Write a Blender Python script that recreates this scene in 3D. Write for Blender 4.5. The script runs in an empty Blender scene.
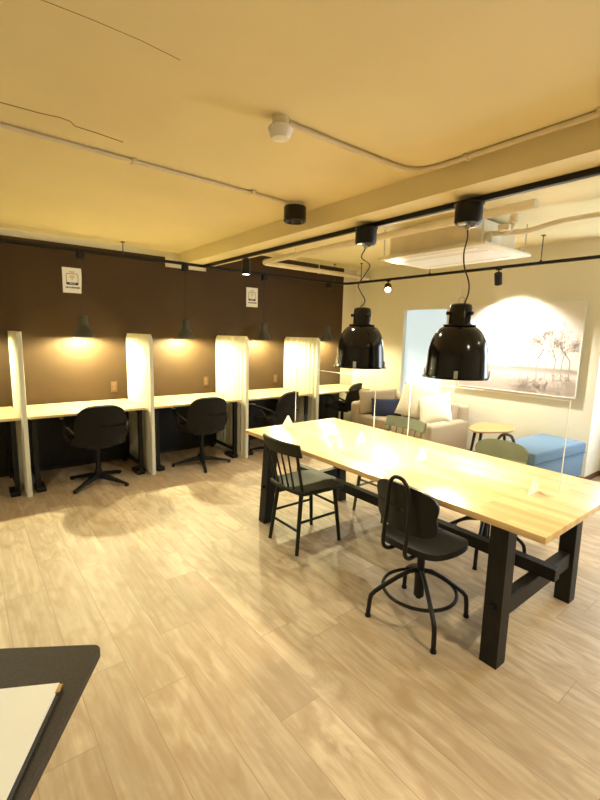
import bpy, bmesh, math, random
from mathutils import Vector, Matrix
PI = math.pi
rnd = random.Random(7)
sc = bpy.context.scene
COL = sc.collection

# ------------------------------------------------------------------ materials
def mat(name, color, rough=0.5, metal=0.0, spec=0.5, var=0.0, vscale=6.0, bump=0.0, bscale=60.0, coat=0.0,
        emit=None, estr=0.0, stretch=(1, 1, 1), trans=0.0, ior=1.45, dark=None):
    m = bpy.data.materials.new(name); m.use_nodes = True
    nt = m.node_tree; N = nt.nodes; L = nt.links
    b = N['Principled BSDF']
    b.inputs['Base Color'].default_value = (*color, 1)
    b.inputs['Roughness'].default_value = rough
    b.inputs['Metallic'].default_value = metal
    b.inputs['Specular IOR Level'].default_value = spec
    b.inputs['Coat Weight'].default_value = coat
    b.inputs['Transmission Weight'].default_value = trans
    b.inputs['IOR'].default_value = ior
    tc = N.new('ShaderNodeTexCoord')
    mp = N.new('ShaderNodeMapping'); mp.inputs['Scale'].default_value = stretch
    L.new(tc.outputs['Object'], mp.inputs['Vector'])
    if var > 0:
        n = N.new('ShaderNodeTexNoise'); n.inputs['Scale'].default_value = vscale; n.inputs['Detail'].default_value = 5
        L.new(mp.outputs[0], n.inputs['Vector'])
        r = N.new('ShaderNodeValToRGB')
        c0 = dark or tuple(c * (1 - var) for c in color)
        c1 = tuple(min(1, c * (1 + var)) for c in color)
        r.color_ramp.elements[0].position = 0.3; r.color_ramp.elements[1].position = 0.7
        r.color_ramp.elements[0].color = (*c0, 1); r.color_ramp.elements[1].color = (*c1, 1)
        L.new(n.outputs['Fac'], r.inputs[0]); L.new(r.outputs[0], b.inputs['Base Color'])
    if bump > 0:
        n2 = N.new('ShaderNodeTexNoise'); n2.inputs['Scale'].default_value = bscale; n2.inputs['Detail'].default_value = 3
        L.new(mp.outputs[0], n2.inputs['Vector'])
        bp = N.new('ShaderNodeBump'); bp.inputs['Strength'].default_value = bump; bp.inputs['Distance'].default_value = 0.01
        L.new(n2.outputs['Fac'], bp.inputs['Height']); L.new(bp.outputs[0], b.inputs['Normal'])
    if emit:
        b.inputs['Emission Color'].default_value = (*emit, 1); b.inputs['Emission Strength'].default_value = estr
    return m

def wood(name, c1, c2, bw, rh, mortar, mcol, rough, axis='y', grain=0.25, gscale=1.0, coat=0.0, mottle=0.0, mott_col=None, phase=None):
    """staves / planks laid along one axis, with per-stave tone, grain and mottling"""
    m = bpy.data.materials.new(name); m.use_nodes = True
    nt = m.node_tree; N = nt.nodes; L = nt.links; b = N['Principled BSDF']
    b.inputs['Roughness'].default_value = rough; b.inputs['Coat Weight'].default_value = coat
    b.inputs['Coat Roughness'].default_value = 0.25
    tc = N.new('ShaderNodeTexCoord'); sx = N.new('ShaderNodeSeparateXYZ'); cx = N.new('ShaderNodeCombineXYZ')
    L.new(tc.outputs['Object'], sx.inputs[0])
    L.new(sx.outputs['Y' if axis == 'y' else 'X'], cx.inputs['X']); L.new(sx.outputs['X' if axis == 'y' else 'Y'], cx.inputs['Y'])
    if phase is not None:      # every row of planks starts at its own place
        def mth(op, a, b_):
            q = N.new('ShaderNodeMath'); q.operation = op
            for i, vv in enumerate((a, b_)):
                if vv is None: continue
                if isinstance(vv, (int, float)): q.inputs[i].default_value = vv
                else: L.new(vv, q.inputs[i])
            return q.outputs[0]
        across = mth('SUBTRACT', sx.outputs['X'], phase)
        row = mth('FLOOR', mth('DIVIDE', across, rh), None)
        wn = N.new('ShaderNodeTexWhiteNoise'); wn.noise_dimensions = '1D'; L.new(row, wn.inputs['W'])
        L.new(mth('ADD', sx.outputs['Y'], mth('MULTIPLY', wn.outputs['Value'], bw * 3)), cx.inputs['X']); L.new(across, cx.inputs['Y'])
    br = N.new('ShaderNodeTexBrick'); br.offset = 0.37 if phase is None else 0.0; br.offset_frequency = 2; br.squash = 1.0
    br.inputs['Scale'].default_value = 1.0; br.inputs['Brick Width'].default_value = bw; br.inputs['Row Height'].default_value = rh
    br.inputs['Mortar Size'].default_value = mortar; br.inputs['Mortar Smooth'].default_value = 0.3
    br.inputs['Color1'].default_value = (0, 0, 0, 1); br.inputs['Color2'].default_value = (1, 1, 1, 1); br.inputs['Mortar'].default_value = (0.5, 0.5, 0.5, 1)
    L.new(cx.outputs[0], br.inputs['Vector'])
    r = N.new('ShaderNodeValToRGB'); r.color_ramp.elements[0].color = (*c1, 1); r.color_ramp.elements[1].color = (*c2, 1)
    L.new(br.outputs['Color'], r.inputs[0])
    # grain: noise stretched along the staves, shifted per stave
    mp = N.new('ShaderNodeMapping'); mp.inputs['Scale'].default_value = (1.6 * gscale, 26 * gscale, 1)
    ad = N.new('ShaderNodeVectorMath'); ad.operation = 'MULTIPLY_ADD'; ad.inputs[1].default_value = (7, 3, 5)
    L.new(br.outputs['Color'], ad.inputs[0]); L.new(cx.outputs[0], ad.inputs[2])
    L.new(ad.outputs[0], mp.inputs['Vector'])
    n = N.new('ShaderNodeTexNoise'); n.inputs['Scale'].default_value = 1.5; n.inputs['Detail'].default_value = 6; n.inputs['Distortion'].default_value = 0.8
    L.new(mp.outputs[0], n.inputs['Vector'])
    gr = N.new('ShaderNodeValToRGB'); gr.color_ramp.elements[0].position = 0.3; gr.color_ramp.elements[1].position = 0.72
    gr.color_ramp.elements[0].color = (1 - grain, 1 - grain * 1.1, 1 - grain * 1.25, 1); gr.color_ramp.elements[1].color = (1, 1, 1, 1)
    L.new(n.outputs['Fac'], gr.inputs[0])
    mx = N.new('ShaderNodeMix'); mx.data_type = 'RGBA'; mx.blend_type = 'MULTIPLY'; mx.inputs[0].default_value = 1
    L.new(r.outputs[0], mx.inputs[6]); L.new(gr.outputs[0], mx.inputs[7])
    out = mx.outputs[2]
    if mottle > 0:
        mp2 = N.new('ShaderNodeMapping'); mp2.inputs['Scale'].default_value = (2.6, 7.5, 1)
        L.new(ad.outputs[0], mp2.inputs['Vector'])
        n2 = N.new('ShaderNodeTexNoise'); n2.inputs['Scale'].default_value = 1.3; n2.inputs['Detail'].default_value = 5; n2.inputs['Distortion'].default_value = 1.6
        L.new(mp2.outputs[0], n2.inputs['Vector'])
        r2 = N.new('ShaderNodeValToRGB'); r2.color_ramp.elements[0].position = 0.42; r2.color_ramp.elements[1].position = 0.70
        r2.color_ramp.elements[0].color = (0, 0, 0, 1); r2.color_ramp.elements[1].color = (mottle, mottle, mottle, 1)
        L.new(n2.outputs['Fac'], r2.inputs[0])
        m2 = N.new('ShaderNodeMix'); m2.data_type = 'RGBA'; L.new(r2.outputs[0], m2.inputs[0]); L.new(out, m2.inputs[6])
        m2.inputs[7].default_value = (*mott_col, 1); out = m2.outputs[2]
    m3 = N.new('ShaderNodeMix'); m3.data_type = 'RGBA'; L.new(br.outputs['Fac'], m3.inputs[0]); L.new(out, m3.inputs[6])
    m3.inputs[7].default_value = (*mcol, 1)
    L.new(m3.outputs[2], b.inputs['Base Color'])
    return m

M = {}
M['ceiling'] = mat('cream_plaster', (0.79, 0.69, 0.40), 0.75, var=0.04, vscale=1.5, bump=0.12, bscale=9)
M['wall'] = mat('cream_wall', (0.76, 0.715, 0.59), 0.7, var=0.02, vscale=2, bump=0.06, bscale=150)
M['brown'] = mat('brown_paint', (0.060, 0.0345, 0.0145), 0.65, spec=.3, var=0.06, vscale=3, bump=0.08, bscale=120)
M['floor'] = wood('plank_floor', (0.46, 0.355, 0.24), (0.62, 0.505, 0.36), 1.22, 0.2, 0.0018, (0.27, 0.19, 0.115), 0.5, grain=0.3, phase=0.1,
                  mottle=0.95, mott_col=(0.34, 0.235, 0.135))
M['tabletop'] = wood('butcher_block', (0.60, 0.385, 0.165), (0.76, 0.56, 0.29), 0.42, 0.048, 0.0003, (0.5, 0.3, 0.12), 0.32, grain=0.16, coat=0.3)
M['desktop'] = wood('pale_pine', (0.66, 0.48, 0.25), (0.72, 0.55, 0.31), 1.1, 0.09, 0.0, (0.6, 0.4, 0.2), 0.4, axis='x', grain=0.12)
M['oak'] = wood('oak_veneer', (0.50, 0.27, 0.11), (0.55, 0.31, 0.13), 2.0, 0.3, 0.0, (0.5, 0.3, 0.1), 0.4, grain=0.2)
M['base'] = mat('brown_skirting', (0.16, 0.075, 0.035), 0.5, var=0.15, vscale=4)
M['black'] = mat('black_metal', (0.006, 0.0055, 0.005), 0.45, spec=.35, var=0.2, vscale=20)
M['blackwood'] = mat('black_stained_wood', (0.0075, 0.0065, 0.0055), 0.5, spec=.35, var=0.3, vscale=8, stretch=(6, 6, 1), bump=0.1, bscale=40)
M['enamel'] = mat('black_enamel', (0.006, 0.0055, 0.005), 0.14, spec=.4, coat=0.1, var=0.1)
M['enamel_in'] = mat('white_enamel', (0.8, 0.76, 0.66), 0.35, var=0.03)
M['lampgrey'] = mat('dark_grey_metal', (0.055, 0.055, 0.048), 0.45, var=0.08)
M['green'] = mat('sage_green_lacquer', (0.085, 0.09, 0.05), 0.4, var=0.1, vscale=12)
M['olive'] = mat('dark_green_lacquer', (0.013, 0.0135, 0.008), 0.5, spec=.25, var=0.12, vscale=12)
M['shell'] = mat('charcoal_fabric', (0.014, 0.0122, 0.009), 0.9, spec=.2, var=0.25, vscale=180, bump=0.3, bscale=400)
M['silver'] = mat('brushed_metal', (0.6, 0.58, 0.54), 0.3, metal=1.0, var=0.05)
M['felt'] = mat('pale_felt', (0.66, 0.64, 0.52), 0.9, var=0.05, vscale=120, bump=0.25, bscale=300)
M['white'] = mat('white_plastic', (0.8, 0.77, 0.70), 0.4, var=0.02)
M['cream_pl'] = mat('cream_plastic', (0.74, 0.68, 0.54), 0.45, var=0.02)
M['pipe'] = mat('cream_lagging', (0.72, 0.63, 0.46), 0.6, var=0.05, vscale=8, bump=0.1, bscale=40)
M['grille'] = mat('dark_grille', (0.05, 0.045, 0.04), 0.7, var=0.1)
M['paper'] = mat('white_paper', (0.83, 0.83, 0.80), 0.7, var=0.015)
M['sofa'] = mat('beige_weave', (0.46, 0.37, 0.27), 0.9, var=0.08, vscale=160, bump=0.35, bscale=320)
M['creamcloth'] = mat('cream_cotton', (0.64, 0.58, 0.45), 0.9, var=0.05, vscale=40, bump=0.25, bscale=90)
M['whitecloth'] = mat('white_cotton', (0.72, 0.69, 0.61), 0.9, var=0.04, vscale=40, bump=0.25, bscale=90)
M['navy'] = mat('navy_cloth', (0.018, 0.026, 0.065), 0.85, var=0.15, vscale=70, bump=0.25, bscale=200)
M['blue'] = mat('blue_cloth', (0.13, 0.205, 0.30), 0.85, var=0.1, vscale=160, bump=0.3, bscale=300)
M['desktopdark'] = mat('dark_laminate', (0.043, 0.034, 0.025), 0.55, spec=.3, var=0.35, vscale=220)
M['board'] = mat('black_board', (0.02, 0.018, 0.016), 0.5, var=0.1)
M['brass'] = mat('bronze_metal', (0.55, 0.36, 0.18), 0.35, metal=1.0, var=0.05)
M['glow'] = mat('lamp_bulb', (1, 0.9, 0.7), 0.4, emit=(1, 0.78, 0.45), estr=9)
M['spotglow'] = mat('spot_bulb', (1, 0.9, 0.8), 0.4, emit=(1, 0.86, 0.62), estr=14)
M['shade_blind'] = mat('daylit_blind', (0.45, 0.55, 0.65), 0.8, emit=(0.68, 0.88, 1.0), estr=0.55)
M['crack'] = mat('crack_line', (0.30, 0.20, 0.09), 0.9, var=0.2)
M['navyink'] = mat('navy_ink', (0.012, 0.02, 0.10), 0.6, var=0.05)
M['redink'] = mat('red_ink', (0.35, 0.08, 0.06), 0.6, var=0.05)
M['goldink'] = mat('gold_ink', (0.55, 0.38, 0.12), 0.6, var=0.05)
M['darkink'] = mat('dark_ink', (0.05, 0.03, 0.03), 0.6, var=0.05)
M['cord'] = mat('dark_cord', (0.03, 0.022, 0.016), 0.6, var=0.1)
M['treeink'] = mat('tree_ink', (0.36, 0.30, 0.26), 0.8, var=0.08)
M['treeink_pale'] = mat('tree_reflection_ink', (0.42, 0.36, 0.31), 0.8, var=0.08)
def acrylic():
    m = bpy.data.materials.new('clear_acrylic'); m.use_nodes = True; nt = m.node_tree; N = nt.nodes; L = nt.links
    out = N['Material Output']; N.remove(N['Principled BSDF'])
    t = N.new('ShaderNodeBsdfTransparent'); t.inputs[0].default_value = (0.97, 0.98, 0.975, 1)
    g = N.new('ShaderNodeBsdfGlossy'); g.inputs['Roughness'].default_value = 0.03
    f = N.new('ShaderNodeFresnel'); f.inputs['IOR'].default_value = 1.3
    geo = N.new('ShaderNodeNewGeometry')
    inv = N.new('ShaderNodeMath'); inv.operation = 'SUBTRACT'; inv.inputs[0].default_value = 1
    mu = N.new('ShaderNodeMath'); mu.operation = 'MULTIPLY'
    L.new(geo.outputs['Backfacing'], inv.inputs[1]); L.new(inv.outputs[0], mu.inputs[0]); L.new(f.outputs[0], mu.inputs[1])
    mx = N.new('ShaderNodeMixShader')
    L.new(mu.outputs[0], mx.inputs[0]); L.new(t.outputs[0], mx.inputs[1]); L.new(g.outputs[0], mx.inputs[2]); L.new(mx.outputs[0], out.inputs[0])
    return m
M['acrylic'] = acrylic()
M['acrylic_edge'] = mat('frosted_acrylic_edge', (0.92, 0.92, 0.86), 0.5, var=0.02)
def picture_mat():
    m = bpy.data.materials.new('misty_lake_print'); m.use_nodes = True; nt = m.node_tree; N = nt.nodes; L = nt.links; b = N['Principled BSDF']
    b.inputs['Roughness'].default_value = 0.8
    tc = N.new('ShaderNodeTexCoord'); s = N.new('ShaderNodeSeparateXYZ'); L.new(tc.outputs['Object'], s.inputs[0])
    n = N.new('ShaderNodeTexNoise'); n.inputs['Scale'].default_value = 2.0; n.inputs['Detail'].default_value = 4
    mp = N.new('ShaderNodeMapping'); mp.inputs['Scale'].default_value = (1, 1, 9); L.new(tc.outputs['Object'], mp.inputs[0]); L.new(mp.outputs[0], n.inputs['Vector'])
    ma = N.new('ShaderNodeMath'); ma.operation = 'MULTIPLY_ADD'; ma.inputs[1].default_value = 0.05; L.new(n.outputs['Fac'], ma.inputs[0]); L.new(s.outputs['Z'], ma.inputs[2])
    r = N.new('ShaderNodeValToRGB'); cr = r.color_ramp
    cr.elements[0].position = 0.0; cr.elements[0].color = (0.46, 0.38, 0.33, 1)
    cr.elements[1].position = 1.0; cr.elements[1].color = (0.80, 0.75, 0.71, 1)
    for p, c in ((0.16, (0.50, 0.42, 0.37)), (0.255, (0.66, 0.58, 0.52)), (0.285, (0.40, 0.335, 0.29)), (0.315, (0.44, 0.37, 0.325)), (0.345, (0.66, 0.585, 0.53)), (0.55, (0.72, 0.655, 0.60))):
        e = cr.elements.new(p); e.color = (*c, 1)
    L.new(ma.outputs[0], r.inputs[0]); L.new(r.outputs[0], b.inputs['Base Color'])
    return m
M['print'] = picture_mat()

# ------------------------------------------------------------------ mesh builder
class MB:
    def __init__(s): s.bm = bmesh.new()
    def _xf(s, vs, mtx): bmesh.ops.transform(s.bm, matrix=mtx, verts=vs)
    def box(s, c, d, rz=0, bev=0.0, seg=2, mtx=None):
        r = bmesh.ops.create_cube(s.bm, size=1.0); vs = r['verts']
        bmesh.ops.scale(s.bm, vec=d, verts=vs)
        if bev > 0:
            es = list({e for v in vs for e in v.link_edges})
            rr = bmesh.ops.bevel(s.bm, geom=es, offset=bev, segments=seg, profile=0.5, affect='EDGES', clamp_overlap=True)
            vs = list({v for f in rr['faces'] for v in f.verts} | {v for v in vs if v.is_valid})
            seen = set(vs); stack = list(vs)
            while stack:
                v = stack.pop()
                for e in v.link_edges:
                    o = e.other_vert(v)
                    if o not in seen: seen.add(o); stack.append(o)
            vs = list(seen)
        t = Matrix.Translation(c) @ (mtx if mtx is not None else Matrix.Rotation(rz, 4, 'Z'))
        s._xf(vs, t); return s
    def bar(s, a, b, w, h, bev=0.0, up=(0, 0, 1)):
        a, b = Vector(a), Vector(b); d = b - a; z = d.normalized(); u = Vector(up)
        if abs(z.dot(u)) > 0.98: u = Vector((1, 0, 0))
        x = u.cross(z).normalized(); y = z.cross(x)
        m = Matrix((x, y, z)).transposed().to_4x4()
        return s.box((a + b) / 2, (w, h, d.length), bev=bev, mtx=m)
    def tube(s, pts, r, n=10, closed=False, cap=True, r2=None):
        pts = [Vector(p) for p in pts]; k = len(pts); rings = []; prev = None
        for i, p in enumerate(pts):
            if closed: t = (pts[(i + 1) % k] - pts[i - 1]).normalized()
            else: t = (pts[min(i + 1, k - 1)] - pts[max(i - 1, 0)]).normalized()
            if prev is None:
                u = Vector((0, 0, 1)) if abs(t.z) < 0.9 else Vector((1, 0, 0))
                x = u.cross(t).normalized()
            else:
                x = (prev - t * prev.dot(t)).normalized()
            prev = x; y = t.cross(x)
            rr = r if r2 is None else r + (r2 - r) * i / (k - 1)
            rings.append([s.bm.verts.new(p + (x * math.cos(2 * PI * j / n) + y * math.sin(2 * PI * j / n)) * rr) for j in range(n)])
        for i in range(k if closed else k - 1):
            A, B = rings[i], rings[(i + 1) % k]
            for j in range(n): s.bm.faces.new((A[j], A[(j + 1) % n], B[(j + 1) % n], B[j]))
        if cap and not closed:
            s.bm.faces.new(rings[0][::-1]); s.bm.faces.new(rings[-1])
        return s
    def lathe(s, prof, c=(0, 0, 0), n=32, mtx=None, capb=False, capt=False):
        rings = []; allv = []
        for r, z in prof:
            ring = [s.bm.verts.new((r * math.cos(2 * PI * j / n), r * math.sin(2 * PI * j / n), z)) for j in range(n)]
            rings.append(ring); allv += ring
        for A, B in zip(rings, rings[1:]):
            for j in range(n): s.bm.faces.new((A[j], A[(j + 1) % n], B[(j + 1) % n], B[j]))
        if capb: s.bm.faces.new(rings[0][::-1])
        if capt: s.bm.faces.new(rings[-1])
        s._xf(allv, Matrix.Translation(c) @ (mtx if mtx is not None else Matrix.Identity(4))); return s
    def cyl(s, c, r, h, n=24, mtx=None, bev=0.0):
        p = [(r, -h / 2), (r, h / 2)] if not bev else [(r - bev, -h / 2), (r, -h / 2 + bev), (r, h / 2 - bev), (r - bev, h / 2)]
        return s.lathe(p, c, n, mtx, True, True)
    def prism(s, poly, z0, z1, mtx=None):
        a = [s.bm.verts.new((x, y, z0)) for x, y in poly]; b = [s.bm.verts.new((x, y, z1)) for x, y in poly]
        s.bm.faces.new(a[::-1]); s.bm.faces.new(b); k = len(poly)
        for i in range(k): s.bm.faces.new((a[i], a[(i + 1) % k], b[(i + 1) % k], b[i]))
        if mtx is not None: s._xf(a + b, mtx)
        return s
    def sheet(s, fn, nu, nv, th=0.0):
        """surface fn(u,v)->point, with thickness th along its normal"""
        P = [[Vector(fn(i / nu, j / nv)) for j in range(nv + 1)] for i in range(nu + 1)]
        def nrm(i, j):
            du = P[min(i + 1, nu)][j] - P[max(i - 1, 0)][j]; dv = P[i][min(j + 1, nv)] - P[i][max(j - 1, 0)]
            q = du.cross(dv); return q.normalized() if q.length > 1e-9 else Vector((0, 0, 1))
        A = [[s.bm.verts.new(P[i][j] + nrm(i, j) * th / 2) for j in range(nv + 1)] for i in range(nu + 1)]
        if th == 0:
            for i in range(nu):
                for j in range(nv): s.bm.faces.new((A[i][j], A[i + 1][j], A[i + 1][j + 1], A[i][j + 1]))
            return s
        B = [[s.bm.verts.new(P[i][j] - nrm(i, j) * th / 2) for j in range(nv + 1)] for i in range(nu + 1)]
        for i in range(nu):
            for j in range(nv):
                s.bm.faces.new((A[i][j], A[i + 1][j], A[i + 1][j + 1], A[i][j + 1]))
                s.bm.faces.new((B[i][j], B[i][j + 1], B[i + 1][j + 1], B[i + 1][j]))
        for i in range(nu):
            s.bm.faces.new((A[i][0], B[i][0], B[i + 1][0], A[i + 1][0])); s.bm.faces.new((A[i][nv], A[i + 1][nv], B[i + 1][nv], B[i][nv]))
        for j in range(nv):
            s.bm.faces.new((A[0][j], A[0][j + 1], B[0][j + 1], B[0][j])); s.bm.faces.new((A[nu][j], B[nu][j], B[nu][j + 1], A[nu][j + 1]))
        return s
    def puff(s, w, h, t, mtx, nu=16, nv=16, p=0.45, pinch=0.06):
        """a stuffed square cushion: w x h in local XY, thickness t"""
        def top(sgn):
            g = []
            for i in range(nu + 1):
                row = []
                for j in range(nv + 1):
                    u = -1 + 2 * i / nu; v = -1 + 2 * j / nv
                    k = (max(0, 1 - u * u) * max(0, 1 - v * v)) ** p
                    x = u * w / 2 * (1 - pinch * (1 - v * v)); y = v * h / 2 * (1 - pinch * (1 - u * u))
                    row.append((x, y, sgn * t / 2 * k))
                g.append(row)
            return g
        vs = []
        T = top(1); B = top(-1); VT = [[None] * (nv + 1) for _ in range(nu + 1)]; VB = [[None] * (nv + 1) for _ in range(nu + 1)]
        for i in range(nu + 1):
            for j in range(nv + 1):
                VT[i][j] = s.bm.verts.new(T[i][j]); vs.append(VT[i][j])
                if i in (0, nu) or j in (0, nv): VB[i][j] = VT[i][j]
                else: VB[i][j] = s.bm.verts.new(B[i][j]); vs.append(VB[i][j])
        for i in range(nu):
            for j in range(nv):
                s.bm.faces.new((VT[i][j], VT[i + 1][j], VT[i + 1][j + 1], VT[i][j + 1]))
                try: s.bm.faces.new((VB[i][j], VB[i][j + 1], VB[i + 1][j + 1], VB[i + 1][j]))
                except ValueError: pass
        s._xf(vs, mtx); return s

def obj(name, mb, m, parent=None, smooth=True, bevel=0.0, subsurf=0, loc=None, angle=40):
    bm = mb.bm
    bmesh.ops.recalc_face_normals(bm, faces=bm.faces[:])
    me = bpy.data.meshes.new(name); bm.to_mesh(me); bm.free()
    if smooth:
        me.polygons.foreach_set('use_smooth', [True] * len(me.polygons))
        try: me.set_sharp_from_angle(angle=math.radians(angle))
        except Exception: pass
    if m is not None: me.materials.append(m)
    o = bpy.data.objects.new(name, me); COL.objects.link(o)
    if parent: o.parent = parent
    if loc is not None: o.location = loc
    if bevel:
        md = o.modifiers.new('bevel', 'BEVEL'); md.width = bevel; md.segments = 2; md.limit_method = 'ANGLE'
    if subsurf:
        md = o.modifiers.new('subsurf', 'SUBSURF'); md.levels = subsurf; md.render_levels = subsurf
    return o
def tag(o, label, cat, group=None):
    o['label'] = label; o['category'] = cat
    if group: o['group'] = group
    return o
def thing(name, label, cat, loc=(0, 0, 0), rz=0, group=None):
    o = bpy.data.objects.new(name, None); COL.objects.link(o); o.location = loc; o.rotation_euler = (0, 0, rz); o.empty_display_size = 0.1
    return tag(o, label, cat, group)
def struct(name, mb, m, **k):
    o = obj(name, mb, m, **k); o['kind'] = 'structure'; return o
def dup(root, loc, rz=0, label=None, group=None):
    r = root.copy(); COL.objects.link(r); r.location = loc; r.rotation_euler = (0, 0, rz)
    if label: r['label'] = label
    if group: r['group'] = group
    for ch in list(root.children):
        c = ch.copy(); COL.objects.link(c); c.parent = r
        for g in list(ch.children):
            d = g.copy(); COL.objects.link(d); d.parent = c
    return r
def light(name, kind, loc, energy, color, parent=None, size=0.05, spot=None, blend=0.5, target=None):
    l = bpy.data.lights.new(name, kind); l.energy = energy; l.color = color
    l.shadow_soft_size = size
    if kind == 'SPOT': l.spot_size = math.radians(spot); l.spot_blend = blend
    o = bpy.data.objects.new(name, l); COL.objects.link(o); o.location = loc
    if parent: o.parent = parent
    if target is not None:
        o.rotation_euler = (Vector(target) - Vector(loc)).to_track_quat('-Z', 'Y').to_euler()
    return o
def arc(cx, cy, r, a0, a1, n): return [(cx + r * math.cos(a0 + (a1 - a0) * i / n), cy + r * math.sin(a0 + (a1 - a0) * i / n)) for i in range(n + 1)]
def rrect(w, d, r, n=6):
    p = []
    for (sx, sy, a) in ((1, 1, 0), (-1, 1, PI / 2), (-1, -1, PI), (1, -1, 1.5 * PI)):
        p += arc(sx * (w / 2 - r), sy * (d / 2 - r), r, a, a + PI / 2, n)
    return p
def bez(pts, n=8):
    """Catmull-Rom through points"""
    P = [Vector(p) for p in pts]; P = [2 * P[0] - P[1]] + P + [2 * P[-1] - P[-2]]; out = []
    for i in range(1, len(P) - 2):
        for k in range(n):
            t = k / n; a, b, c, d = P[i - 1], P[i], P[i + 1], P[i + 2]
            out.append(0.5 * ((2 * b) + (c - a) * t + (2 * a - 5 * b + 4 * c - d) * t * t + (3 * b - a - 3 * c + d) * t ** 3))
    out.append(P[-2]); return out

# ------------------------------------------------------------------ key dimensions (metres)
H = 1.524
D = 5.22          # brown back wall
W = 5.28          # picture wall
WR = 5.72         # recessed part of the picture wall
YC = 1.615        # where the recess starts
ZL, ZR, ZB = 2.47, 2.60, 2.335   # ceiling left, ceiling right, beam underside
XL, YF = -2.4, -2.8
BX0, BX1 = 2.2, 2.56

# ------------------------------------------------------------------ the room
struct('floor', MB().box(((XL + WR) / 2, (YF + D) / 2, -0.05), (WR - XL + .3, D - YF + .3, .1)), M['floor'])
struct('ceiling_low', MB().box(((XL + BX0) / 2, (YF + D) / 2, ZL + .15), (BX0 - XL, D - YF + .2, .3)), M['ceiling'])
struct('ceiling_high', MB().box(((BX1 + WR) / 2 + .05, (YF + D) / 2, ZR + .1), (WR - BX1 + .1, D - YF + .2, .2)), M['ceiling'])
struct('ceiling_beam', MB().box(((BX0 + BX1) / 2, (YF + D) / 2, (ZB + 2.8) / 2), (BX1 - BX0, D - YF + .2, 2.8 - ZB)), M['ceiling'])
struct('wall_back', MB().box(((XL + W) / 2, D + .07, 1.4), (W - XL + .4, .12, 2.8)), M['wall'])
pan = [(XL, 0), (4.98, 0), (4.98, ZR), (BX1, ZR), (BX1, 2.292), (2.02, 2.292), (2.02, 2.405), (XL, 2.405)]
struct('wall_back_panel', MB().prism(pan, 0, .012, Matrix(((1, 0, 0, 0), (0, 0, -1, D + .012), (0, 1, 0, 0), (0, 0, 0, 1)))), M['brown'], smooth=False)
# picture wall with the window opening
wy0, wy1, wz0, wz1 = 3.47, 4.20, 0.62, 1.93
w = MB()
w.box((W + .1, (YC + wy0) / 2, 1.4), (.2, wy0 - YC, 2.8)); w.box((W + .1, (wy1 + D) / 2 + .05, 1.4), (.2, D - wy1 + .1, 2.8))
w.box((W + .1, (wy0 + wy1) / 2, (wz1 + 2.8) / 2), (.2, wy1 - wy0, 2.8 - wz1)); w.box((W + .1, (wy0 + wy1) / 2, wz0 / 2), (.2, wy1 - wy0, wz0))
struct('wall_right', w, M['wall'], smooth=False)
struct('wall_right_return', MB().box(((W + WR) / 2 + .1, YC + .058, 1.4), (WR - W + .196, .12, 2.8)), M['wall'])
ry0, ry1, rz0, rz1 = -0.55, 1.40, 0.55, 2.1
w = MB()
w.box((WR + .1, (YF + ry0) / 2, 1.4), (.2, ry0 - YF, 2.8)); w.box((WR + .1, (ry1 + YC) / 2, 1.4), (.2, YC - ry1, 2.8))
w.box((WR + .1, (ry0 + ry1) / 2, (rz1 + 2.8) / 2), (.2, ry1 - ry0, 2.8 - rz1)); w.box((WR + .1, (ry0 + ry1) / 2, rz0 / 2), (.2, ry1 - ry0, rz0))
struct('wall_right_recess', w, M['wall'], smooth=False)
struct('wall_left', MB().box((XL - .06, (YF + D) / 2, 1.4), (.12, D - YF + .2, 2.8)), M['wall'])
struct('wall_front', MB().box(((XL + WR) / 2, YF - .06, 1.4), (WR - XL + .2, .12, 2.8)), M['wall'])
def window(name, x, y0, y1, z0, z1, mid):
    f = MB(); t = .035
    for yy in (y0 + t / 2, y1 - t / 2): f.box((x, yy, (z0 + z1) / 2), (.05, t, z1 - z0))
    for zz in (z0 + t / 2, z1 - t / 2): f.box((x, (y0 + y1) / 2, zz), (.05, y1 - y0, t))
    if mid: f.box((x, (y0 + y1) / 2, (z0 + z1) / 2), (.05, t, z1 - z0))
    fr = struct(name, f, M['white'], smooth=False)
    b = obj('blind', MB().box((x - .034, (y0 + y1) / 2, (z0 + z1) / 2), (.006, y1 - y0 - .01, z1 - z0 - .01)), M['shade_blind'], fr)
    obj('bottom_bar', MB().box((x - .044, (y0 + y1) / 2, z0 + .03), (.014, y1 - y0 - .06, .02)), M['white'], fr)
    return fr
window('window_1', W + .10, wy0, wy1, wz0, wz1, False)
window('window_added', WR + .10, ry0, ry1, rz0, rz1, True)  # window added beyond the frame, its glowing blind brings in cool light
struct('baseboard_right', MB().box((W - .006, (YC + D) / 2, .03), (.012, D - YC, .06)), M['base'])
struct('baseboard_return', MB().box(((W + WR) / 2 - .006, YC - .006, .03), (WR - W + .012, .012, .06)), M['base'])
struct('baseboard_recess', MB().box((WR - .006, (YF + YC) / 2 - .006, .03), (.012, YC - YF - .012, .06)), M['base'])
# hairline cracks in the ceiling plaster
def crack(name, pts):
    c = MB(); c.tube([(x, y, ZL) for x, y in pts], .0028, 5); return c
ck = crack('c', [(.0, 2.36), (.213, 2.374), (.359, 2.367), (.43, 2.352), (.478, 2.359), (.506, 2.398), (.60, 2.405), (.731, 2.425)])
ck.tube([(x, y, ZL) for x, y in [(.20, 1.60), (.284, 1.59), (.40, 1.582), (.542, 1.58), (.686, 1.594)]], .0014, 5)
struct('ceiling_crack', ck, M['crack'])

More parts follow.
